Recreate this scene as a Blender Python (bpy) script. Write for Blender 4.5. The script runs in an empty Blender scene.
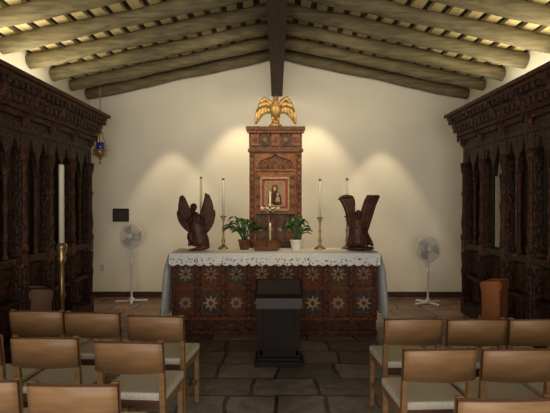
import bpy, bmesh, math, random
from mathutils import Vector, Matrix
random.seed(4)
R=random.random
scene=bpy.context.scene
scene.view_settings.view_transform='Standard'

# ---------------------------------------------------------------- materials
def nt(name):
    m=bpy.data.materials.new(name); m.use_nodes=True
    t=m.node_tree; b=t.nodes['Principled BSDF']
    return m,t,b
def simple(name,c,rough=.5,metal=0,emit=0):
    m,t,b=nt(name)
    b.inputs['Base Color'].default_value=(*c,1); b.inputs['Roughness'].default_value=rough
    b.inputs['Metallic'].default_value=metal
    return m
def noisy(name,c1,c2,scale=6,stretch=(1,1,1),rough=.55,bump=.2,metal=0,bscale=None,carve=0,spec=.5,dist=.02):
    m,t,b=nt(name)
    tc=t.nodes.new('ShaderNodeTexCoord'); mp=t.nodes.new('ShaderNodeMapping')
    mp.inputs['Scale'].default_value=stretch
    t.links.new(tc.outputs['Object'],mp.inputs['Vector'])
    n=t.nodes.new('ShaderNodeTexNoise'); n.inputs['Scale'].default_value=scale; n.inputs['Detail'].default_value=6
    t.links.new(mp.outputs[0],n.inputs['Vector'])
    r=t.nodes.new('ShaderNodeValToRGB'); r.color_ramp.elements[0].position=.33; r.color_ramp.elements[1].position=.67
    r.color_ramp.elements[0].color=(*c1,1); r.color_ramp.elements[1].color=(*c2,1)
    t.links.new(n.outputs['Fac'],r.inputs['Fac']); t.links.new(r.outputs[0],b.inputs['Base Color'])
    b.inputs['Roughness'].default_value=rough; b.inputs['Metallic'].default_value=metal
    b.inputs['Specular IOR Level'].default_value=spec
    bp=t.nodes.new('ShaderNodeBump'); bp.inputs['Strength'].default_value=bump; bp.inputs['Distance'].default_value=dist
    if carve:
        v=t.nodes.new('ShaderNodeTexVoronoi'); v.inputs['Scale'].default_value=carve
        t.links.new(tc.outputs['Object'],v.inputs['Vector'])
        t.links.new(v.outputs['Distance'],bp.inputs['Height'])
    else:
        t.links.new(n.outputs['Fac'],bp.inputs['Height'])
    t.links.new(bp.outputs[0],b.inputs['Normal'])
    return m
WALL=noisy('plaster',(.74,.70,.60),(.79,.75,.65),2,rough=.9,bump=.05)
DARK=noisy('dark_carved_wood',(.014,.006,.004),(.052,.020,.012),9,(1,1,3),rough=.55,bump=.6,carve=28,spec=.25)
DARK2=noisy('dark_wood',(.010,.005,.003),(.028,.012,.008),9,(3,3,1),rough=.5,bump=.2,spec=.2)
DARKR=noisy('dark_red_wood',(.036,.012,.007),(.100,.036,.020),14,rough=.55,bump=.6,carve=40,spec=.25)
LOG=noisy('log_wood',(.11,.092,.052),(.22,.18,.10),3,(1,8,8),rough=.8,bump=.4,spec=.2)
BEAM=noisy('beam_wood',(.040,.024,.016),(.075,.048,.034),5,(6,.6,6),rough=.7,bump=.2,spec=.2)
BATT=noisy('batten_wood',(.56,.44,.21),(.72,.58,.31),4,(6,.8,6),rough=.75,bump=.1)
DECK=simple('roof_deck',(.03,.024,.016),.9)
OAK=noisy('oak_chair',(.19,.100,.044),(.28,.155,.072),5,(1,1,6),rough=.45,bump=.03,spec=.35)
OAKD=simple('oak_edge',(.08,.032,.014),.5)
FAB=noisy('seat_fabric',(.48,.44,.38),(.56,.52,.45),60,rough=.95,bump=.1)
ORNG=noisy('orange_wood',(.26,.085,.025),(.38,.14,.045),5,(1,1,.4),rough=.45,bump=.05)
BRN=noisy('brown_wood',(.085,.035,.018),(.15,.065,.033),5,(1,1,.4),rough=.45,bump=.05)
GOLD=noisy('gilded',(.30,.18,.055),(.55,.35,.12),18,rough=.45,bump=.4,metal=.6)
BRASS=noisy('brass',(.26,.17,.07),(.40,.27,.12),12,rough=.35,bump=.05,metal=.7)
CRUC=noisy('crucifix_brass',(.40,.36,.20),(.55,.48,.28),12,rough=.4,bump=.05,metal=.4)
BRONZE=noisy('statue_wood',(.030,.010,.006),(.090,.029,.014),5,(1,1,3),rough=.45,bump=.2,spec=.3)
WAX=simple('wax',(.80,.74,.60),.5)
WHITE=simple('white_plastic',(.62,.62,.60),.4)
GREYP=simple('grey_plastic',(.35,.35,.35),.4)
BLACK=simple('black',(.012,.010,.010),.5)
LINEN=noisy('linen',(.70,.69,.69),(.80,.79,.79),30,rough=.9,bump=.1)
LEAF=noisy('leaf',(.02,.055,.018),(.05,.12,.035),12,rough=.4,bump=.1)
POT=simple('pot_white',(.7,.69,.66),.35)
RED=noisy('altar_red',(.095,.030,.015),(.175,.062,.032),25,rough=.6,bump=.6,carve=45,spec=.2)
PGOLD=noisy('altar_gold',(.24,.155,.065),(.38,.26,.12),25,rough=.5,bump=.3)
PBLUE=noisy('altar_umber',(.045,.032,.024),(.090,.070,.052),20,rough=.6,bump=.4,carve=45,spec=.2)
PCREAM=noisy('altar_cream',(.19,.125,.07),(.30,.21,.12),30,rough=.6,bump=.3)
RW=noisy('reredos_wood',(.13,.046,.017),(.24,.095,.034),16,rough=.5,bump=.35,carve=38,spec=.3)
RW2=noisy('reredos_dark',(.075,.027,.013),(.14,.052,.023),16,rough=.5,bump=.35,carve=38,spec=.3)
ICONR=simple('icon_red',(.26,.022,.013),.6)
ICONG=noisy('icon_ground',(.18,.10,.04),(.30,.18,.07),30,rough=.5,bump=.05)
SKIN=simple('icon_flesh',(.45,.27,.14),.5)
BLUEG=simple('blue_glass',(.03,.06,.28),.1)
LECT=noisy('lectern_wood',(.007,.0045,.004),(.016,.009,.007),8,(1,1,.3),rough=.6,bump=.05,spec=.15)
LECT2=simple('lectern_top_leather',(.035,.028,.025),.6)

def lace():
    m,t,b=nt('lace')
    b.inputs['Base Color'].default_value=(.75,.74,.72,1); b.inputs['Roughness'].default_value=.9
    tc=t.nodes.new('ShaderNodeTexCoord'); v=t.nodes.new('ShaderNodeTexVoronoi'); v.inputs['Scale'].default_value=34
    r=t.nodes.new('ShaderNodeValToRGB'); r.color_ramp.elements[0].position=.26; r.color_ramp.elements[1].position=.34
    t.links.new(tc.outputs['Object'],v.inputs['Vector']); t.links.new(v.outputs['Distance'],r.inputs['Fac'])
    t.links.new(r.outputs[0],b.inputs['Alpha'])
    return m
LACE=lace()
def floormat():
    m,t,b=nt('slate_flagstones')
    L=t.links.new
    tc=t.nodes.new('ShaderNodeTexCoord')
    nz=t.nodes.new('ShaderNodeTexNoise'); nz.inputs['Scale'].default_value=1.6; nz.inputs['Detail'].default_value=3
    L(tc.outputs['Object'],nz.inputs['Vector'])
    mx=t.nodes.new('ShaderNodeMixRGB'); mx.blend_type='LINEAR_LIGHT'; mx.inputs[0].default_value=.07
    L(tc.outputs['Object'],mx.inputs[1]); L(nz.outputs['Color'],mx.inputs[2])
    br=t.nodes.new('ShaderNodeTexBrick'); br.inputs['Scale'].default_value=1
    br.offset=.37; br.squash=.7; br.squash_frequency=3
    br.inputs['Brick Width'].default_value=.56; br.inputs['Row Height'].default_value=.44
    br.inputs['Mortar Size'].default_value=.017; br.inputs['Mortar Smooth'].default_value=.4
    br.inputs['Color1'].default_value=(.080,.072,.070,1); br.inputs['Color2'].default_value=(.22,.19,.175,1)
    br.inputs['Mortar'].default_value=(.022,.018,.017,1)
    L(mx.outputs[0],br.inputs['Vector'])
    n2=t.nodes.new('ShaderNodeTexNoise'); n2.inputs['Scale'].default_value=7; n2.inputs['Detail'].default_value=8
    L(tc.outputs['Object'],n2.inputs['Vector'])
    m2=t.nodes.new('ShaderNodeMixRGB'); m2.blend_type='OVERLAY'; m2.inputs[0].default_value=.9
    L(br.outputs['Color'],m2.inputs[1]); L(n2.outputs['Fac'],m2.inputs[2])
    sp=t.nodes.new('ShaderNodeSeparateXYZ'); L(tc.outputs['Object'],sp.inputs[0])
    gt=t.nodes.new('ShaderNodeMath'); gt.operation='GREATER_THAN'; gt.inputs[1].default_value=6.3; L(sp.outputs['Y'],gt.inputs[0])
    m3=t.nodes.new('ShaderNodeMixRGB'); m3.blend_type='MULTIPLY'; m3.inputs[2].default_value=(.95,.55,.42,1)
    L(gt.outputs[0],m3.inputs[0]); L(m2.outputs[0],m3.inputs[1])
    L(m3.outputs[0],b.inputs['Base Color'])
    b.inputs['Roughness'].default_value=.38
    ad=t.nodes.new('ShaderNodeMath'); ad.operation='SUBTRACT'
    L(n2.outputs['Fac'],ad.inputs[0]); L(br.outputs['Fac'],ad.inputs[1])
    bp=t.nodes.new('ShaderNodeBump'); bp.inputs['Strength'].default_value=.5; bp.inputs['Distance'].default_value=.025
    L(ad.outputs[0],bp.inputs['Height']); L(bp.outputs[0],b.inputs['Normal'])
    return m
FLOOR=floormat()

# ---------------------------------------------------------------- mesh builder
class MB:
    def __init__(s): s.bm=bmesh.new(); s.mats=[]
    def mi(s,m):
        if m not in s.mats: s.mats.append(m)
        return s.mats.index(m)
    def face(s,vs,i,sm=False):
        try: f=s.bm.faces.new(vs)
        except ValueError: return
        f.material_index=i; f.smooth=sm
    def box(s,x0,x1,y0,y1,z0,z1,m,bev=0,M=None):
        i=s.mi(m)
        r=bmesh.ops.create_cube(s.bm,size=1)
        vs=r['verts']
        for v in vs:
            v.co=Vector(((x0+x1)/2+v.co.x*(x1-x0),(y0+y1)/2+v.co.y*(y1-y0),(z0+z1)/2+v.co.z*(z1-z0)))
        fs={f for v in vs for f in v.link_faces}
        for f in fs: f.material_index=i
        if bev:
            es=list({e for v in vs for e in v.link_edges})
            q=bmesh.ops.bevel(s.bm,geom=es,offset=bev,segments=2,affect='EDGES',profile=.7)
            vs=list({v for f in q['faces'] for v in f.verts}|{v for v in vs if v.is_valid})
            for f in {f for v in vs for f in v.link_faces}: f.material_index=i
        if M:
            for v in vs: v.co=M@v.co
    def cbox(s,c,sz,m,bev=0,M=None):
        s.box(c[0]-sz[0]/2,c[0]+sz[0]/2,c[1]-sz[1]/2,c[1]+sz[1]/2,c[2]-sz[2]/2,c[2]+sz[2]/2,m,bev,M)
    def prism(s,pts,y0,y1,m,axis='y',M=None):
        i=s.mi(m)
        def P(a,b,c):
            v={'y':Vector((a,c,b)),'x':Vector((c,a,b)),'z':Vector((a,b,c))}[axis]
            return M@v if M else v
        A=[s.bm.verts.new(P(a,b,y0)) for a,b in pts]; B=[s.bm.verts.new(P(a,b,y1)) for a,b in pts]
        s.face(A,i); s.face(B[::-1],i)
        n=len(pts)
        for k in range(n): s.face([A[k],B[k],B[(k+1)%n],A[(k+1)%n]],i)
    def tube(s,path,rad,m,n=10,flat=1,ref=(0,1,0),cap=True,sm=True):
        i=s.mi(m); P=[Vector(p) for p in path]; ref=Vector(ref)
        if not hasattr(rad,'__len__'): rad=[rad]*len(P)
        rings=[]
        for k,p in enumerate(P):
            t=(P[min(k+1,len(P)-1)]-P[max(k-1,0)]).normalized()
            r0=ref
            if abs(t.dot(r0))>.95: r0=Vector((1,0,0)) if abs(t.x)<.9 else Vector((0,0,1))
            a=t.cross(r0).normalized(); b=a.cross(t).normalized()
            rings.append([s.bm.verts.new(p+a*math.cos(2*math.pi*j/n)*rad[k]+b*math.sin(2*math.pi*j/n)*rad[k]*flat) for j in range(n)])
        for k in range(len(P)-1):
            for j in range(n): s.face([rings[k][j],rings[k][(j+1)%n],rings[k+1][(j+1)%n],rings[k+1][j]],i,sm)
        if cap: s.face(rings[0][::-1],i); s.face(rings[-1],i)
    def lathe(s,prof,c,m,n=16,sm=True):
        s.tube([(c[0],c[1],c[2]+z) for r,z in prof],[max(r,.0005) for r,z in prof],m,n,ref=(0,1,0),sm=sm)
    def ell(s,c,r,m,M=None,u=14,v=9):
        i=s.mi(m)
        q=bmesh.ops.create_uvsphere(s.bm,u_segments=u,v_segments=v,radius=1)
        for w in q['verts']:
            p=Vector((w.co.x*r[0],w.co.y*r[1],w.co.z*r[2]))
            if M: p=M@p
            w.co=p+Vector(c)
        for f in {f for w in q['verts'] for f in w.link_faces}: f.material_index=i; f.smooth=True
    def torus(s,c,R0,r,m,axis='y',n=28,k=6,M=None):
        i=s.mi(m); rings=[]
        for a in range(n):
            t=2*math.pi*a/n; ring=[]
            for b in range(k):
                q=2*math.pi*b/k; rr=R0+r*math.cos(q)
                v={'y':Vector((rr*math.cos(t),r*math.sin(q),rr*math.sin(t))),'z':Vector((rr*math.cos(t),rr*math.sin(t),r*math.sin(q))),'x':Vector((r*math.sin(q),rr*math.cos(t),rr*math.sin(t)))}[axis]
                v=v+Vector(c)
                ring.append(s.bm.verts.new(M@v if M else v))
            rings.append(ring)
        for a in range(n):
            for b in range(k): s.face([rings[a][b],rings[(a+1)%n][b],rings[(a+1)%n][(b+1)%k],rings[a][(b+1)%k]],i,True)
    def grid(s,f,nu,nv,m,sm=True):
        i=s.mi(m)
        g=[[s.bm.verts.new(f(u/nu,v/nv)) for v in range(nv+1)] for u in range(nu+1)]
        for u in range(nu):
            for v in range(nv): s.face([g[u][v],g[u+1][v],g[u+1][v+1],g[u][v+1]],i,sm)
    def done(s,name,loc=(0,0,0),rot=0,parent=None):
        bmesh.ops.recalc_face_normals(s.bm,faces=s.bm.faces)
        me=bpy.data.meshes.new(name)
        s.bm.to_mesh(me); s.bm.free()
        for m in s.mats: me.materials.append(m)
        o=bpy.data.objects.new(name,me); scene.collection.objects.link(o)
        o.location=loc; o.rotation_euler=(0,0,rot)
        if parent: o.parent=parent
        return o

# ---------------------------------------------------------------- room
WX=3.15; YB=9.0; YF=-2.5; SL=.217; ZA=3.96
b=MB(); b.box(-WX-.2,WX+.2,YF,YB+.2,-.1,0,FLOOR); b.done('floor')
b=MB()
b.prism([(-WX-.2,0),(WX+.2,0),(WX+.2,ZA+.25-SL*WX),(0,ZA+.3),(-WX-.2,ZA+.25-SL*WX)],YB,YB+.2,WALL); b.done('wall_back')
for s,n in((-1,'left'),(1,'right')):
    b=MB(); x0,x1=sorted((s*WX,s*(WX+.2)))
    b.box(x0,x1,YF,YB,0,ZA-SL*WX+.22,WALL); b.done('wall_'+n)
b=MB(); b.box(-WX,WX,YB-.025,YB,0,.09,BEAM); b.done('baseboard_back')
b=MB()
for s in(-1,1):
    X=WX+.2
    b.prism([(0,ZA+.255),(s*X,ZA+.255-SL*X),(s*X,ZA+.33-SL*X),(0,ZA+.33)],YF,YB+.2,DECK)
b.done('ceiling')
b=MB()
k=.16
while k<WX-.05:
    for s in(-1,1):
        z=ZA+.205-SL*k; w=.062
        b.prism([(s*(k-w),z+SL*w),(s*(k+w),z-SL*w),(s*(k+w),z-SL*w+.045),(s*(k-w),z+SL*w+.045)],YF,YB,BATT)
    k+=.205
b.done('ceiling_battens')
y=8.86
while y>-2:
    b=MB()
    for s in(-1,1):
        path=[];rad=[]
        for j in range(13):
            x=.07+(WX-.07)*j/12
            path.append((s*x,y+.012*math.sin(j*1.3+y),ZA+.10-SL*x+.006*math.sin(j*2.1+y*3))); rad.append(.092+.008*math.sin(j*.9+y*7))
        b.tube(path,rad,LOG,14)
    b.done('rafter_log'); y-=.69
b=MB(); b.box(-.092,.092,YF,YB,3.37,4.1,BEAM,.012); b.done('ridge_beam')

# ---------------------------------------------------------------- carved screens
def screen(s,name):
    b=MB()
    def bx(a0,a1,y0,y1,z0,z1,m,bev=0):
        x0,x1=sorted((s*a0,s*a1)); b.box(x0,x1,y0,y1,z0,z1,m,bev)
    Y0=2.3;Y1=7.70;nb=8;bw=(Y1-Y0)/nb
    bx(2.66,2.98,Y0,Y1,0,.14,DARK,.01)
    bx(2.69,2.90,Y0,Y1,.14,.18,DARK2)
    bx(2.68,2.84,Y0,Y1,.94,1.02,DARK,.01)
    bx(2.70,2.82,Y0,Y1,.52,.57,DARK)
    bx(2.68,2.86,Y0,Y1,2.34,2.48,DARK,.01)
    for k in range(nb):
        y0=Y0+k*bw; y1=y0+bw
        op=(s>0 and k==6)
        bx(2.80,2.83,y0,y1,.14,.96,DARK)
        if not op: bx(2.84,2.86,y0,y1,1.0,2.36,DARK2)
        for z0,z1 in((.2,.5),(.6,.91)):
            for h in(0,1):
                ya=y0+.07+h*(bw-.08)/2; yb=ya+(bw-.16)/2
                bx(2.775,2.80,ya,yb,z0,z1,DARKR,.01)
                b.ell((s*2.775,(ya+yb)/2,(z0+z1)/2),(.02,.05,.07),DARK,u=8,v=6)
        for h in(0,1):
            w=(bw-.06)/2; ya=y0+.045+h*w; c=ya+w/2; 
            for sd in(-1,1):
                e=c+sd*w/2
                pts=[(e,2.36),(e,1.92),(c+sd*w*.46,2.0),(c+sd*w*.36,2.10),(c+sd*w*.18,2.17),(c+sd*w*.10,2.24),(c,2.30),(c,2.36)]
                x0,x1=sorted((s*2.70,s*2.76)); b.prism(pts,x0,x1,DARK,'x')
        yc=6.50 if op else (y0+y1)/2+.02
        b.lathe([(.035,0),(.035,.05),(.018,.08),(.028,.2),(.02,.35),(.026,.5),(.035,.55),(.02,.6),(.024,.8),(.03,.88),(.04,.94)],(s*2.73,yc,1.0),DARKR,8)
    for k in range(nb+1):
        y=Y0+k*bw
        bx(2.69,2.80,y-.055,y+.055,.0,2.5,DARK,.012)
        bx(2.665,2.82,y-.07,y+.07,.0,.25,DARK,.01)
        bx(2.67,2.82,y-.065,y+.065,.9,1.06,DARKR,.01)
        b.lathe([(.05,0),(.05,.06),(.03,.09),(.042,.22),(.03,.42),(.028,.62),(.045,.66),(.03,.70),(.028,.92),(.05,1.0),(.055,1.1)],(s*2.69,y,1.06),DARKR,10)
        b.lathe([(.045,0),(.03,.05),(.035,.3),(.045,.36),(.03,.42),(.045,.64)],(s*2.69,y,.25),DARK,10)
    bx(2.64,3.1,Y0,Y1+.03,2.48,2.54,DARKR,.006)
    bx(2.60,3.1,Y0,Y1+.06,2.54,2.60,DARK,.006)
    bx(2.54,3.1,Y0,Y1+.10,2.66,2.72,DARK,.006)
    bx(2.48,3.1,Y0,Y1+.13,2.78,2.82,DARKR,.006)
    bx(2.44,3.1,Y0,Y1+.15,2.82,2.865,DARKR,.006)
    y=Y0+.03
    while y<Y1+.08:
        bx(2.555,2.64,y,y+.055,2.595,2.665,DARKR)
        bx(2.49,2.58,y+.0,y+.07,2.715,2.785,DARK)
        y+=.12
    bx(2.66,3.1,Y0,Y1+.03,2.59,2.79,DARK2)
    for k in range(nb+1):
        y=Y0+k*bw
        x=[(2.47,2.80),(2.47,2.76),(2.53,2.70),(2.55,2.62),(2.62,2.56),(2.64,2.42),(2.70,2.36),(2.75,2.36),(2.75,2.80)]
        b.prism([(s*a,z) for a,z in x],y-.035,y+.035,DARKR,'y')
        b.lathe([(.004,-.09),(.02,-.06),(.012,-.03),(.028,0)],(s*2.60,y,2.54),DARK,8)
    bx(2.80,2.95,Y1-.05,Y1+.02,0,2.5,DARK)
    b.done(name)
screen(-1,'carved_wooden_screen'); screen(1,'carved_wooden_screen.001')

# ---------------------------------------------------------------- altar
AX=-.03; HW=1.24
b=MB(); y0=6.47;y1=7.13
b.box(AX-HW+.04,AX+HW-.04,y0+.06,y1,.0,.96,RED)
b.box(AX-HW,AX+HW,y0-.03,y1,0,.05,DARKR,.008)
b.box(AX-HW+.01,AX+HW-.01,y0,y1,.05,.17,DARKR,.008)
b.box(AX-HW,AX+HW,y0-.02,y1,.17,.21,RED,.008)
b.box(AX-HW,AX+HW,y0-.01,y1,.53,.58,RED,.006)
b.box(AX-HW,AX+HW,y0-.01,y1,.86,.96,RED,.006)
for k in range(26):
    x=AX-HW+.06+k*(2*HW-.12)/25; b.cbox((x,y0-.003,.11),(.05,.02,.06),DARKR,.006)
nc=8; cw=2*HW/nc
def star(b,cx,y,cz,r,m,n=8,th=.02,inn=.45):
    pts=[]
    for j in range(2*n):
        a=math.pi*j/n; q=r if j%2==0 else r*inn
        pts.append((cx+q*math.sin(a),cz+q*math.cos(a)))
    b.prism(pts,y-th,y,m)
for k in range(nc+1):
    x=AX-HW+k*cw; xa=max(AX-HW,x-.035); xb=min(AX+HW,x+.035)
    b.box(xa,xb,y0-.015,y0+.06,.17,.9,DARKR,.006)
    for z in(.25,.33,.41,.49,.62,.70,.78): b.ell((min(max(x,AX-HW+.03),AX+HW-.03),y0-.015,z),(.020,.015,.03),RED,u=8,v=6)
for r_,(z0,z1) in enumerate(((.21,.53),(.58,.86))):
    for k in range(nc):
        xa=AX-HW+k*cw+.035; xb=xa+cw-.07; cx=(xa+xb)/2; cz=(z0+z1)/2; yy=y0+.06
        f=.020
        for q in((xa,xb,z0,z0+f),(xa,xb,z1-f,z1),(xa,xa+f,z0,z1),(xb-f,xb,z0,z1)):
            b.box(q[0],q[1],yy-.035,yy,q[2],q[3],RED,.004)
        b.box(xa+f,xb-f,yy-.012,yy,z0+f,z1-f,PBLUE if (k+r_)%2 else RED)
        if r_==0:
            if k%2==1: star(b,cx,yy-.012,cz,.10,PGOLD); b.ell((cx,yy-.03,cz),(.026,.02,.026),RED,u=10,v=6)
            else:
                star(b,cx,yy-.012,cz,.085,PCREAM,8,.015,.62); star(b,cx,yy-.026,cz,.045,RED,8,.01)
        else:
            for j in range(8):
                a=j*math.pi/4; M=Matrix.Rotation(-a,3,'Y')
                b.ell(Vector((cx,yy-.015,cz))+M@Vector((0,0,.055)),(.016,.016,.036),PGOLD if k%3==0 else PCREAM,M=M,u=8,v=6)
            b.ell((cx,yy-.025,cz),(.022,.018,.022),RED,u=8,v=6)
            for sx in(-1,1):
                for sz in(-1,1): b.ell((cx+sx*.075,yy-.015,cz+sz*.08),(.018,.012,.018),RED,u=8,v=6)
for s in(-1,1): b.box(*sorted((AX+s*(HW-.04),AX+s*(HW-.0))),y0,y1,.21,.96,RED,.005)
b.done('carved_altar')
# cloth
b=MB()
CX=HW+.03
b.box(AX-CX,AX+CX,y0-.05,y1+.02,.965,.985,LINEN,.006)
def front(u,v):
    x=AX-CX+2*CX*u
    L=.125+.022*abs(math.sin(u*math.pi*24))
    return Vector((x,y0-.055-.008*v-.008*math.sin(u*90)*v,.98-v*L))
b.grid(front,240,6,LACE)
b.grid(lambda u,v:Vector((AX-CX+2*CX*u,y0-.050-.003*math.sin(u*90)*v,.98-v*.055)),120,2,LINEN)
for s in(-1,1):
    def side(u,v,s=s):
        L=.68+.03*abs(math.sin(u*math.pi*5))
        out=.05*v+.022*math.sin(u*28)*min(1,v*3)
        yy=y0-.06+(y1+.05-y0)*u
        return Vector((AX+s*(CX+.003+.028*min(1,v*4)+out),yy-.04*v*(1-u),.98-v*L))
    b.grid(side,60,14,LINEN)
    def side2(u,v,s=s):
        p=side(u,1,s); return p+Vector((0,0,-v*(.09+.02*abs(math.sin(u*math.pi*7)))))
    b.grid(side2,60,3,LACE)
b.done('altar_cloth')

# ---------------------------------------------------------------- reredos
RX=-.02; yf=7.30
b=MB()
def rb(x0,x1,z0,z1,d,m,bev=.004,back=.0): b.box(RX+x0,RX+x1,yf-d,yf+.06+back,z0,z1,m,bev)
rb(-.355,.355,0,2.30,0,RW2,back=.1)
for s in(-1,1):
    a0,a1=sorted((s*.355,s*.285)); rb(a0,a1,0,2.30,.05,RW2)
    z=1.05
    while z<2.28:
        b.ell((RX+s*.32,yf-.05,z),(.022,.018,.035),RW if int(z*20)%2 else RW2,u=8,v=6); z+=.085
    a0,a1=sorted((s*.285,s*.262)); rb(a0,a1,1.0,2.28,.03,RW)
rb(-.262,.262,1.0,1.46,.012,PBLUE); rb(-.262,.262,1.44,1.48,.035,RW)
for k in range(4):
    cx=RX-.195+k*.13
    b.box(cx-.05,cx+.05,yf-.03,yf,1.06,1.40,RW2,.008); star(b,cx,yf-.03,1.23,.04,PGOLD,6)
rb(-.262,.262,1.48,2.02,.012,RW)
for j in range(4):
    for s in(-1,1):
        star(b,RX+s*.225,yf-.012,1.55+j*.13,.030,RW2,8,.012)
rb(-.262,.262,2.02,2.045,.03,RW)
for s in(-1,1):
    pts=[(.262,2.28),(.262,2.05),(.245,2.05),(.235,2.12),(.19,2.17),(.11,2.195),(.05,2.22),(0,2.26),(0,2.28)]
    b.prism([(RX+s*x,z) for x,z in pts],yf-.035,yf,RW)
rb(-.25,.25,2.045,2.2,.008,RW2)
for k in range(3):
    cx=RX+(-.15+k*.15); b.tube([(cx-.045,yf-.02,2.05),(cx-.045,yf-.02,2.12),(cx,yf-.02,2.17),(cx+.045,yf-.02,2.12),(cx+.045,yf-.02,2.05)],.009,RW,6)
rb(-.375,.375,2.28,2.32,.07,RW2)
rb(-.36,.36,2.32,2.56,.04,RW2)
for k in range(5):
    cx=RX-.28+k*.14
    b.box(cx-.055,cx+.055,yf-.06,yf,2.36,2.52,PBLUE if k%2 else RW,.008); star(b,cx,yf-.06,2.44,.045,RW if k%2 else RW2,8,.012)
rb(-.385,.385,2.54,2.57,.075,RW)
rb(-.40,.40,2.57,2.62,.095,RW2)
for k in range(17): b.cbox((RX-.36+k*.045,yf-.07,2.545),(.022,.03,.03),RW)
b.done('carved_reredos')
# icon: red-bordered painted panel in gilt frame
b=MB(); ix=-.03; iz=1.71; iy=yf-.014
b.box(ix-.19,ix+.19,iy-.02,iy,iz-.22,iz+.22,ICONR)
for q in((-.20,.20,.20,.23),(-.20,.20,-.23,-.20),(-.20,-.175,-.22,.22),(.175,.20,-.22,.22)):
    b.box(ix+q[0],ix+q[1],iy-.04,iy,iz+q[2],iz+q[3],PGOLD,.006)
for q in((-.14,.14,.155,.17),(-.14,.14,-.17,-.155),(-.14,-.125,-.17,.17),(.125,.14,-.17,.17)):
    b.box(ix+q[0],ix+q[1],iy-.03,iy,iz+q[2],iz+q[3],PGOLD,.003)
b.box(ix-.125,ix+.125,iy-.024,iy,iz-.155,iz+.155,ICONG)
b.torus((ix,iy-.026,iz+.075),.055,.004,PGOLD)
b.ell((ix,iy-.024,iz+.070),(.043,.01,.050),DARKR); b.ell((ix,iy-.032,iz+.068),(.024,.006,.032),SKIN)
b.prism([(ix-.10,iz-.15),(ix+.10,iz-.15),(ix+.08,iz-.02),(ix+.03,iz+.04),(ix-.03,iz+.04),(ix-.08,iz-.02)],iy-.03,iy-.02,DARKR)
b.ell((ix+.04,iy-.034,iz-.01),(.019,.006,.023),SKIN); b.prism([(ix+.01,iz-.11),(ix+.07,iz-.11),(ix+.06,iz-.035),(ix+.02,iz-.035)],iy-.034,iy-.028,PGOLD)
b.done('framed_icon')

# ---------------------------------------------------------------- eagle
b=MB(); ex=-.02; ey=7.30; ez=2.62
b.lathe([(.09,0),(.09,.03),(.05,.045),(.055,.08),(.04,.09)],(ex,ey,ez),GOLD,14)
b.tube([(ex,ey+.03,ez+.07),(ex,ey+.01,ez+.14),(ex,ey-.01,ez+.22),(ex,ey,ez+.29),(ex,ey-.005,ez+.34),(ex,ey-.01,ez+.375)],[.02,.060,.082,.068,.042,.034],GOLD,14)
b.ell((ex+.005,ey-.02,ez+.385),(.038,.046,.038),GOLD)
b.tube([(ex+.01,ey-.05,ez+.39),(ex+.02,ey-.08,ez+.385),(ex+.02,ey-.09,ez+.365)],[.016,.010,.002],GOLD,8)
for s in(-1,1):
    b.tube([(ex+s*.03,ey-.01,ez+.15),(ex+s*.035,ey-.02,ez+.11),(ex+s*.035,ey-.03,ez+.09)],[.03,.02,.014],GOLD,8)
    for j in(-1,0,1): b.tube([(ex+s*.035,ey-.03,ez+.09),(ex+s*.035+j*.015,ey-.06,ez+.085)],[.008,.004],GOLD,6)
    b.tube([(ex+s*.04,ey,ez+.27),(ex+s*.10,ey+.01,ez+.36),(ex+s*.15,ey+.01,ez+.395),(ex+s*.20,ey+.01,ez+.33),(ex+s*.25,ey+.01,ez+.22)],[.035,.034,.030,.026,.015],GOLD,10,flat=.7)
    for j in range(11):
        t=j/10; x0=.055+.19*t; z0=.30+.085*math.sin(math.pi*(.15+t*.85))-.07*t*t; 
        L=.18+.05*t-.04*(t>.9); ang=math.radians(-6+16*t)
        p0=Vector((ex+s*x0,ey+.012+.006*(j%2),ez+z0)); d=Vector((s*math.sin(ang),0,-math.cos(ang)))
        b.tube([p0,p0+d*L*.35,p0+d*L*.75,p0+d*L],[.016,.022,.020,.004],GOLD,8,flat=.35)
    for j in range(6):
        t=j/5; p0=Vector((ex+s*(.06+.14*t),ey-.005,ez+.31+.05*math.sin(math.pi*(.2+.6*t)))); 
        b.tube([p0,p0+Vector((s*.01,0,-.05)),p0+Vector((s*.015,0,-.09))],[.014,.020,.005],GOLD,8,flat=.4)
for j in range(-2,3): b.tube([(ex,ey+.03,ez+.13),(ex+j*.02,ey+.04,ez+.07),(ex+j*.03,ey+.045,ez+.035)],[.015,.018,.006],GOLD,8,flat=.4)
b.done('gilded_eagle')

# ---------------------------------------------------------------- statues
def smooth(o,lv=1):
    m=o.modifiers.new('sub','SUBSURF'); m.levels=lv; m.render_levels=lv
def wing(b,cx,cy,cz,inner,outer,m,th=.03,ridges=5,bulge=.02):
    def lerp(P,t):
        n=len(P)-1; k=min(int(t*n),n-1); f=t*n-k
        p0=P[max(k-1,0)];p1=P[k];p2=P[k+1];p3=P[min(k+2,n)]
        return [0.5*((2*p1[a])+(-p0[a]+p2[a])*f+(2*p0[a]-5*p1[a]+4*p2[a]-p3[a])*f*f+(-p0[a]+3*p1[a]-3*p2[a]+p3[a])*f**3) for a in(0,1)]
    i=b.mi(m); NU=18; NV=20
    for sd in(-1,1):
        g=[]
        for u in range(NU+1):
            A=lerp(inner,u/NU); B=lerp(outer,u/NU); row=[]
            for v in range(NV+1):
                q=v/NV; x=A[0]+(B[0]-A[0])*q; z=A[1]+(B[1]-A[1])*q
                h=math.sin(math.pi*q)**.5*math.sin(math.pi*min(1,.12+u/NU*.88))**.5
                off=sd*(th*h+.35*th*abs(math.sin(q*math.pi*ridges))*h)
                row.append(b.bm.verts.new((cx+x,cy+off,cz+z)))
            g.append(row)
        for u in range(NU):
            for v in range(NV): b.face([g[u][v],g[u+1][v],g[u+1][v+1],g[u][v+1]],i,True)
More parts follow.
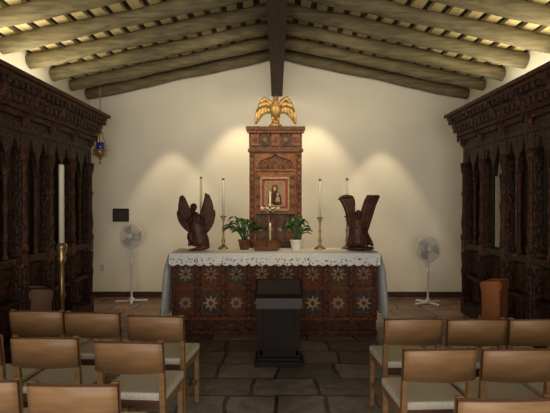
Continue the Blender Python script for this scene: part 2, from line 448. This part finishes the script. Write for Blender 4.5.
def head(b,p,m,r=1):
    x,y,z=p
    b.ell((x,y,z),(.040*r,.046*r,.052*r),m); b.ell((x,y+.014,z+.012),(.046*r,.044*r,.050*r),m)
    b.tube([(x,y-.044*r,z+.012),(x,y-.056*r,z-.008),(x,y-.046*r,z-.014)],[.005,.010,.006],m,6)
    b.ell((x,y-.042*r,z-.028*r),(.014,.006,.005),m,u=8,v=6); b.ell((x,y-.030*r,z-.044*r),(.018,.014,.012),m,u=8,v=6)
    for s in(-1,1): b.ell((x+s*.016,y-.040*r,z+.010),(.007,.005,.005),m,u=8,v=6)
b=MB(); sx=-1.02; sy=6.78; Z=.990
def S(pts): return [(sx+x,sy+y,Z+z) for x,y,z in pts]
b.tube(S([(0.02,0,0),(.02,0,.03),(.01,0,.05)]),[.16,.16,.14],BRONZE,16,flat=.75)
b.tube(S([(.03,0,.04),(.035,0,.12),(.02,0,.22),(.0,-.01,.32),(-.01,-.01,.40),(-.02,-.01,.455),(-.025,-.015,.49)]),[.145,.135,.105,.10,.10,.045,.03],BRONZE,16,flat=.75)
for k in range(7):
    a=math.pi*(.1+.8*k/6); c_,s_=math.cos(a),math.sin(a)
    b.tube(S([(.03+c_*.138,-s_*.10,.04),(.035+c_*.125,-s_*.092,.12),(.02+c_*.09,-s_*.07,.22)]),[.014,.014,.008],BRONZE,6)
b.tube(S([(-.02,-.06,.08),(-.08,-.10,.17),(-.04,-.07,.25)]),[.05,.052,.05],BRONZE,10)
head(b,(sx-.035,sy-.03,Z+.535),BRONZE)
for sgn in(1,-1):
    ax=sgn*.075-.01
    b.tube(S([(ax,-.02,.43),(ax+sgn*.02,-.08,.34),(ax*.35-.02,-.13,.37),(-.035,-.135,.43)]),[.036,.032,.024,.014],BRONZE,10)
wing(b,sx,sy+.05,Z,[(-.03,.42),(-.075,.50),(-.115,.58),(-.15,.66),(-.185,.70)],[(-.05,.28),(-.14,.31),(-.20,.38),(-.245,.50),(-.225,.68)],BRONZE,.022,5)
wing(b,sx,sy+.05,Z,[(.02,.42),(.045,.50),(.07,.58),(.09,.66),(.10,.73)],[(.05,.26),(.14,.33),(.19,.44),(.21,.55),(.16,.70)],BRONZE,.022,5)
wing(b,sx,sy+.06,Z,[(-.05,.36),(-.11,.40),(-.17,.45),(-.22,.49),(-.26,.50)],[(-.03,.20),(-.12,.23),(-.18,.28),(-.24,.36),(-.265,.46)],BRONZE,.018,4)
wing(b,sx,sy+.06,Z,[(.04,.36),(.10,.42),(.15,.48),(.20,.52),(.23,.50)],[(.03,.16),(.10,.19),(.16,.25),(.21,.34),(.235,.45)],BRONZE,.018,4)
smooth(b.done('wooden_angel_statue'))
b=MB(); sx=1.03; sy=6.78
b.tube(S([(.02,0,0),(.02,0,.03),(.02,0,.05)]),[.185,.19,.17],BRONZE,16,flat=.65)
b.tube(S([(.02,0,.04),(.015,0,.12),(.0,0,.20),(-.01,0,.29),(-.005,0,.37),(0,0,.43)]),[.175,.155,.13,.115,.10,.04],BRONZE,16,flat=.75)
for k in range(7):
    a=math.pi*(.05+.9*k/6); c_,s_=math.cos(a),math.sin(a)
    b.tube(S([(.02+c_*.17,-s_*.12,.04),(.015+c_*.145,-s_*.105,.13),(0+c_*.115,-s_*.085,.22)]),[.018,.014,.008],BRONZE,6)
head(b,(sx-.005,sy-.06,Z+.455),BRONZE,.9)
for sgn in(1,-1):
    b.tube(S([(sgn*.06,-.03,.38),(sgn*.09,-.10,.28),(sgn*.02,-.135,.30)]),[.036,.032,.018],BRONZE,10)
wing(b,sx,sy+.03,Z,[(.02,.30),(-.02,.42),(-.035,.52),(-.035,.61),(-.055,.675)],[(-.095,.16),(-.130,.32),(-.155,.44),(-.19,.55),(-.245,.655)],BRONZE,.045,4)
b.tube(S([(-.05,.03,.665),(-.12,.03,.685),(-.215,.03,.672),(-.255,.02,.63)]),[.018,.028,.028,.012],BRONZE,8)
wing(b,sx,sy+.03,Z,[(-.02,.30),(.02,.42),(.045,.52),(.075,.62),(.115,.70)],[(.10,.14),(.15,.30),(.19,.43),(.23,.56),(.285,.69)],BRONZE,.045,4)
b.tube(S([(.11,.03,.695),(.19,.03,.675),(.275,.03,.695)]),[.012,.022,.010],BRONZE,8)
smooth(b.done('wooden_winged_statue'))

# ---------------------------------------------------------------- candlesticks
def candlestick(x,y,hb,ht):
    b=MB(); h=hb
    b.lathe([(.075,0),(.075,.012),(.05,.03),(.022,.05),(.014,.08),(.026,.11),(.014,.14),(.011,h*.5),(.022,h*.55),(.011,h*.6),(.010,h*.82),(.024,h*.88),(.014,h*.91),(.042,h*.96),(.042,h*.98),(.016,h)],(0,0,0),BRASS,16)
    b.lathe([(.0165,h),(.0165,ht-.02),(.014,ht)],(0,0,0),WAX,12)
    b.lathe([(.019,ht-.0),(.019,ht+.02),(.006,ht+.03)],(0,0,0),BRASS,12)
    b.done('altar_candlestick',(x,y,.985))
candlestick(-.70,6.98,.44,.90); candlestick(-1.0,7.04,.44,.92); candlestick(.56,6.98,.42,.89); candlestick(.92,7.04,.44,.90)
# crucifix
b=MB()
b.lathe([(.07,0),(.07,.015),(.045,.03),(.02,.06),(.03,.09),(.012,.12),(.010,.3)],(0,0,0),CRUC,14)
b.box(-.013,.013,-.008,.008,.28,.72,CRUC,.003); b.box(-.10,.10,-.008,.008,.52,.546,CRUC,.003)
for p in((0,.73),(-.11,.533),(.11,.533)): b.ell((p[0],0,p[1]),(.024,.01,.024),CRUC)
b.torus((0,0,.533),.055,.007,CRUC)
b.tube([(0,-.016,.34),(.005,-.02,.42),(0,-.02,.50)],[.008,.014,.018],BRONZE,8); b.ell((0,-.022,.54),(.014,.014,.018),BRONZE)
for s in(-1,1): b.tube([(s*.012,-.02,.505),(s*.085,-.014,.54)],[.008,.006],BRONZE,6)
b.done('altar_crucifix',(-.09,7.02,.985))
# missal stand
b=MB()
M=Matrix.Translation((0,0,.065))@Matrix.Rotation(math.radians(24),4,'X')
b.cbox((0,0,0),(.32,.20,.015),BRN,.004,M); b.cbox((0,-.10,.015),(.32,.014,.03),BRN,.003,M)
for s in(-1,1):
    b.cbox((s*.07,0,.022),(.13,.17,.022),BRN,.008,M)
    b.box(s*.14-.01,s*.14+.01,.06,.08,0,.09,BRN); b.box(s*.14-.01,s*.14+.01,-.09,-.07,0,.03,BRN)
b.cbox((0,.005,.012),(.28,.18,.008),DARKR,.002,M)
b.done('missal_stand',(-.13,6.76,.986))

# ---------------------------------------------------------------- plants
def plant(x,y,spread,h,n,seed,pm):
    rs=random.Random(seed); b=MB()
    b.lathe([(.055,0),(.06,.01),(.08,.11),(.085,.115),(.085,.13),(.072,.13),(.07,.11),(.001,.11)],(0,0,0),pm,18)
    i=b.mi(LEAF)
    for k in range(n):
        a=k*2.4+rs.random()*.5; L=spread*(.55+.45*rs.random()); up=h*(.45+.6*rs.random())*(1 if L<spread*.8 else .7)
        dx,dy=math.cos(a),math.sin(a)*.55
        base=Vector((dx*.02,dy*.02,.11)); 
        tip=Vector((dx*L,dy*L,.11+up*.55)); mid=Vector((dx*L*.4,dy*L*.4,.11+up))
        def bz(t): return base*(1-t)**2+mid*2*t*(1-t)+tip*t*t
        b.tube([bz(t*.1) for t in range(0,5)],.004,LEAF,5)
        W=.026+.012*rs.random(); side=Vector((-math.sin(a),math.cos(a)*.6,0.35*math.sin(k*3))).normalized(); prev=None
        for j in range(8):
            t=.35+.65*j/7; q=j/7; w=W*math.sin(math.pi*min(1,q*.9+.08))**.8 if j<7 else .001
            p=bz(t); c=[b.bm.verts.new(p-side*w+Vector((0,0,.008))),b.bm.verts.new(p-Vector((0,0,.004))),b.bm.verts.new(p+side*w+Vector((0,0,.008)))]
            if prev:
                for e in(0,1): b.face([prev[e],prev[e+1],c[e+1],c[e]],i,True)
            prev=c
    b.done('potted_peace_lily',(x,y,.985))
plant(-.42,6.90,.31,.44,34,1,RW2); plant(.25,6.90,.23,.46,26,2,POT)

# ---------------------------------------------------------------- fans
def fan(x,y,zc,rot,tilt,r=.19):
    b=MB()
    for a in(0,math.pi/2):
        M=Matrix.Rotation(a+.4,4,'Z'); b.cbox((0,0,.02),(.5,.045,.025),WHITE,.008,M)
        for s in(-1,1): b.cbox((s*.23,0,.006),(.05,.05,.012),GREYP,0,M)
    b.lathe([(.05,.03),(.045,.05),(.02,.08),(.016,.1),(.016,zc*.55),(.022,zc*.56),(.022,zc*.6),(.012,zc*.61),(.012,zc-.10)],(0,0,0),WHITE,12)
    b.cbox((0,.03,zc*.72),(.05,.06,.11),WHITE,.01)
    M=Matrix.Translation((0,0,zc))@Matrix.Rotation(tilt,4,'X')
    def tf(p): return M@Vector(p)
    b.tube([tf((0,.19,0)),tf((0,.17,0)),tf((0,.06,0)),tf((0,.04,0))],[.03,.055,.06,.04],GREYP,14)
    b.tube([(0,0,zc-.11),tf((0,.08,-.05))],[.02,.03],WHITE,10)
    for k in range(7):
        q=r*(k+1)/7; yy=-.055+.04*(k/6)**2
        b.torus((0,yy,0),q,.0022,WHITE,M=M,k=4); 
        if k%2==0: b.torus((0,.05-.03*(k/6)**2,0),q,.0028,WHITE,M=M,k=4)
    b.torus((0,-.004,0),r+.003,.008,WHITE,M=M)
    for k in range(36):
        a=2*math.pi*k/36; c,s=math.cos(a),math.sin(a)
        b.tube([tf((c*.03,-.055,s*.03)),tf((c*r*.6,-.045,s*r*.6)),tf((c*r,-.012,s*r))],.0016,WHITE,4)
        if k%2: b.tube([tf((c*.03,.05,s*.03)),tf((c*r,.01,s*r))],.0022,WHITE,4)
    b.tube([tf((0,-.062,0)),tf((0,-.05,0))],[.035,.038],WHITE,16)
    for k in range(3):
        a0=2*math.pi*k/3
        def bl(u,v,a0=a0):
            q=.03+(r*.88-.03)*u; a=a0+(v-.5)*(1.3-.3*u)
            return tf((q*math.cos(a),(v-.5)*.05,q*math.sin(a)))
        b.grid(bl,6,6,GREYP)
    b.done('pedestal_fan',(x,y,0),rot)
fan(-2.33,8.55,1.05,-.15,math.radians(-8)); fan(2.37,8.40,.86,.1,math.radians(-10))

# ---------------------------------------------------------------- small wall items
b=MB()
b.box(-2.76,-2.49,YB-.03,YB,1.27,1.49,DARK2,.005); b.box(-2.74,-2.51,YB-.034,YB-.03,1.29,1.47,BLACK,.001); b.done('wall_plaque')
b=MB(); b.box(-2.98,-2.91,YB-.012,YB,.44,.55,WHITE,.004)
for z in(.47,.52): b.box(-2.96,-2.93,YB-.014,YB-.01,z-.012,z+.012,GREYP)
b.done('power_outlet')

# ---------------------------------------------------------------- sanctuary lamp (hangs from rafter)
b=MB(); lx=-2.70; ly=8.17
for s in range(3):
    a=s*2.094; c,d=math.cos(a),math.sin(a)
    b.tube([(lx+c*.105,ly+d*.105,2.40),(lx+c*.02,ly+d*.02,2.66)],.006,BRASS,6)
b.lathe([(.045,0),(.03,.02),(.012,.05),(.004,.07)],(lx,ly,2.65),BRASS,12)
z=2.72
while z<3.375: b.torus((lx,ly,z),.011,.0035,BRASS,'x' if int(z*50)%2 else 'y',10,4); z+=.018
b.lathe([(.003,-.18),(.014,-.165),(.022,-.14),(.010,-.11),(.025,-.085),(.055,-.06),(.09,-.02),(.105,.01),(.10,.03),(.11,.035)],(lx,ly,2.35),BRASS,18)
b.lathe([(.055,.03),(.068,.08),(.062,.15),(.055,.16)],(lx,ly,2.35),BLUEG,16)
b.torus((lx,ly,2.39),.108,.010,BRASS,'z')
for k in range(3):
    a=k*2.094+1; b.ell((lx+.1*math.cos(a),ly+.1*math.sin(a),2.34),(.016,.016,.035),BRASS,u=8,v=6)
b.done('sanctuary_lamp')

# ---------------------------------------------------------------- paschal candle stand
b=MB()
b.lathe([(.14,0),(.14,.03),(.09,.06),(.04,.09),(.03,.15),(.05,.20),(.03,.25),(.025,.5),(.045,.56),(.025,.62),(.025,.9),(.05,.97),(.035,1.0),(.06,1.08),(.06,1.12),(.04,1.14)],(0,0,0),BRASS,16)
b.lathe([(.030,1.12),(.030,2.0),(.026,2.02)],(0,0,0),WAX,14); b.tube([(0,0,2.02),(0,0,2.04)],.004,BLACK,5)
b.done('paschal_candle_stand',(-2.42,6.0,0))

def kneeler(x,y,rot,m,nm):
    b=MB()
    for s in(-1,1):
        b.prism([(-.14,0),(.14,0),(.14,.04),(.08,.10),(.09,.60),(.11,.70),(.08,.72),(-.10,.74),(-.08,.10),(-.14,.04)],s*.14-.012,s*.14+.012,m,'x')
    b.box(-.14,.14,-.10,-.08,.08,.74,m,.006)
    b.box(-.14,.14,-.115,-.10,.64,.72,m,.004)
    b.box(-.14,.14,-.10,.13,.30,.33,m,.004); b.box(-.14,.14,-.10,.10,.70,.715,m,.004)
    b.done(nm,(x,y,0),rot)
kneeler(2.43,5.98,math.radians(50),ORNG,'wooden_kneeler'); kneeler(-2.42,5.42,math.radians(-55),BRN,'wooden_kneeler.001')

# ---------------------------------------------------------------- lectern
b=MB()
b.box(-.235,.235,-.19,.19,0,.05,LECT,.008); b.box(-.21,.21,-.16,.16,.05,.08,LECT,.006)
b.box(-.205,.205,-.12,-.10,.08,.70,LECT,.003)
for s in(-1,1):
    x0,x1=sorted((s*.205,s*.185)); b.prism([(-.13,.08),(.13,.08),(.13,.74),(-.13,.64)],x0,x1,LECT,'x')
for q in((-.19,.19,.10,.15),(-.19,.19,.57,.62),(-.205,-.16,.1,.62),(.16,.205,.1,.62)): b.box(q[0],q[1],-.135,-.12,q[2],q[3],LECT,.003)
b.box(-.185,.185,-.10,.12,.40,.415,LECT)
M=Matrix.Translation((0,0,.735))@Matrix.Rotation(math.radians(20),4,'X')
b.cbox((0,0,0),(.47,.36,.025),LECT,.006,M); b.cbox((0,-.175,.02),(.47,.015,.03),LECT,.004,M); b.cbox((0,0,.014),(.43,.31,.006),LECT2,.002,M)
b.box(-.225,.225,-.165,-.15,.56,.67,LECT2,.004)
b.done('lectern',(.02,5.35,0))

# ---------------------------------------------------------------- chairs
b=MB(); W=.205
for s in(-1,1):
    x=s*(W-.018)
    b.prism([(.0+.05,0),(.085,0),(.06,.42),(.012,.79),(-.012,.79),(.022,.42)],x-.016,x+.016,OAK,'x')
    b.prism([(.44,0),(.47,0),(.46,.42),(.42,.42)],x-.016,x+.016,OAK,'x')
    b.box(x-.013,x+.013,.05,.44,.37,.42,OAK,.004)
    b.box(x-.010,x+.010,.07,.45,.16,.185,OAK,.003)
b.box(-W+.03,W-.03,.42,.445,.37,.42,OAK,.003); b.box(-W+.03,W-.03,.04,.065,.37,.42,OAKD,.003)
b.box(-W+.03,W-.03,.26,.28,.16,.185,OAK,.003)
b.box(-W+.004,W-.004,.045,.49,.415,.465,FAB,.02)
i=b.mi(OAK); i2=b.mi(OAKD); N=14; pr=None
for k in range(N+1):
    u=-1+2*k/N; x=u*W; bow=-.045*(1-u*u); zt=.785+.012*(1-u*u); zb=.605
    c=[b.bm.verts.new(p) for p in((x,-.022+bow+.012,zb),(x,-.034+bow,zt-.009),(x,-.026+bow,zt),(x,-.014+bow,zt),(x,-.002+bow+.012,zb))]
    if pr:
        for e in range(5): b.face([pr[e],pr[(e+1)%5],c[(e+1)%5],c[e]],i2 if e in(1,4) else i,e!=4)
    else: b.face(c,i2)
    pr=c
b.face(pr[::-1],i2)
chair=b.done('church_chair'); cm=chair.data
pos=[(-1.80,3.97,-.06),(-1.36,3.91,-.06),(-.87,3.80,-.10),
     (-1.88,3.22,-.06),(-1.40,3.19,-.05),(-.865,3.09,-.08),
     (-1.39,2.42,0),(-.915,2.37,-.03),
     (.955,3.72,.05),(1.39,3.70,.03),(1.82,3.70,.02),
     (.905,2.95,.06),(1.345,2.95,.03),(1.78,2.95,.02),
     (.95,2.20,.04),(1.39,2.20,.02)]
for k,(x,y,r) in enumerate(pos):
    o=chair if k==0 else bpy.data.objects.new('church_chair',cm)
    if k: scene.collection.objects.link(o)
    o.location=(x,y+.04,0); o.rotation_euler=(0,0,r)

# ---------------------------------------------------------------- lights
def area(name,loc,rot,sx_,sy_,e,c):
    l=bpy.data.lights.new(name,'AREA'); l.shape='RECTANGLE'; l.size=sx_; l.size_y=sy_; l.energy=e; l.color=c
    o=bpy.data.objects.new(name,l); scene.collection.objects.link(o); o.location=loc; o.rotation_euler=rot; return o
def spot(name,loc,tgt,e,c,ang,blend=.6,r=.04):
    l=bpy.data.lights.new(name,'SPOT'); l.energy=e; l.color=c; l.spot_size=math.radians(ang); l.spot_blend=blend; l.shadow_soft_size=r
    o=bpy.data.objects.new(name,l); scene.collection.objects.link(o); o.location=loc
    o.rotation_euler=(Vector(tgt)-Vector(loc)).to_track_quat('-Z','Y').to_euler(); return o
WARM=(1,.80,.50); WARM2=(1,.84,.60)
for s in(-1,1):
    area('cornice_uplight',(s*2.85,4.4,2.90),(math.pi,s*math.radians(-20),0),.10,5.5,55,(1,.90,.64))
    spot('wall_spot',(s*.60,8.45,3.70),(s*.60,8.52,1.0),125,WARM,68,.5)
    spot('wall_spot_outer',(s*1.75,8.45,3.40),(s*1.75,8.52,1.0),75,WARM,58,.35)
    spot('wall_fill',(s*.8,6.1,3.45),(s*.7,9,2.4),95,WARM2,95,1.0,.15)  # added wide fill to brighten the back wall, no fixture of its own
spot('altar_spot',(-.9,5.0,3.55),(-.05,7.2,1.7),110,WARM,42,.8)
spot('altar_spot_b',(.9,5.0,3.55),(.05,7.1,1.4),120,WARM,50,.8)
area('front_fill',(0,-2.2,1.5),(math.radians(84),0,0),5,1.8,235,(1,.94,.84))  # unseen soft fill added behind the camera for assumed daylight
w=bpy.data.worlds.new('w'); scene.world=w; w.use_nodes=True
w.node_tree.nodes['Background'].inputs[0].default_value=(1,.97,.92,1); w.node_tree.nodes['Background'].inputs[1].default_value=.3

c=bpy.data.cameras.new('cam'); c.sensor_width=36; c.lens=36*535/550
o=bpy.data.objects.new('camera',c); scene.collection.objects.link(o)
o.location=(0,0,1.6); o.rotation_euler=(math.radians(90-4.5/535*57.3),0,math.radians(2/535*57.3))
scene.camera=o
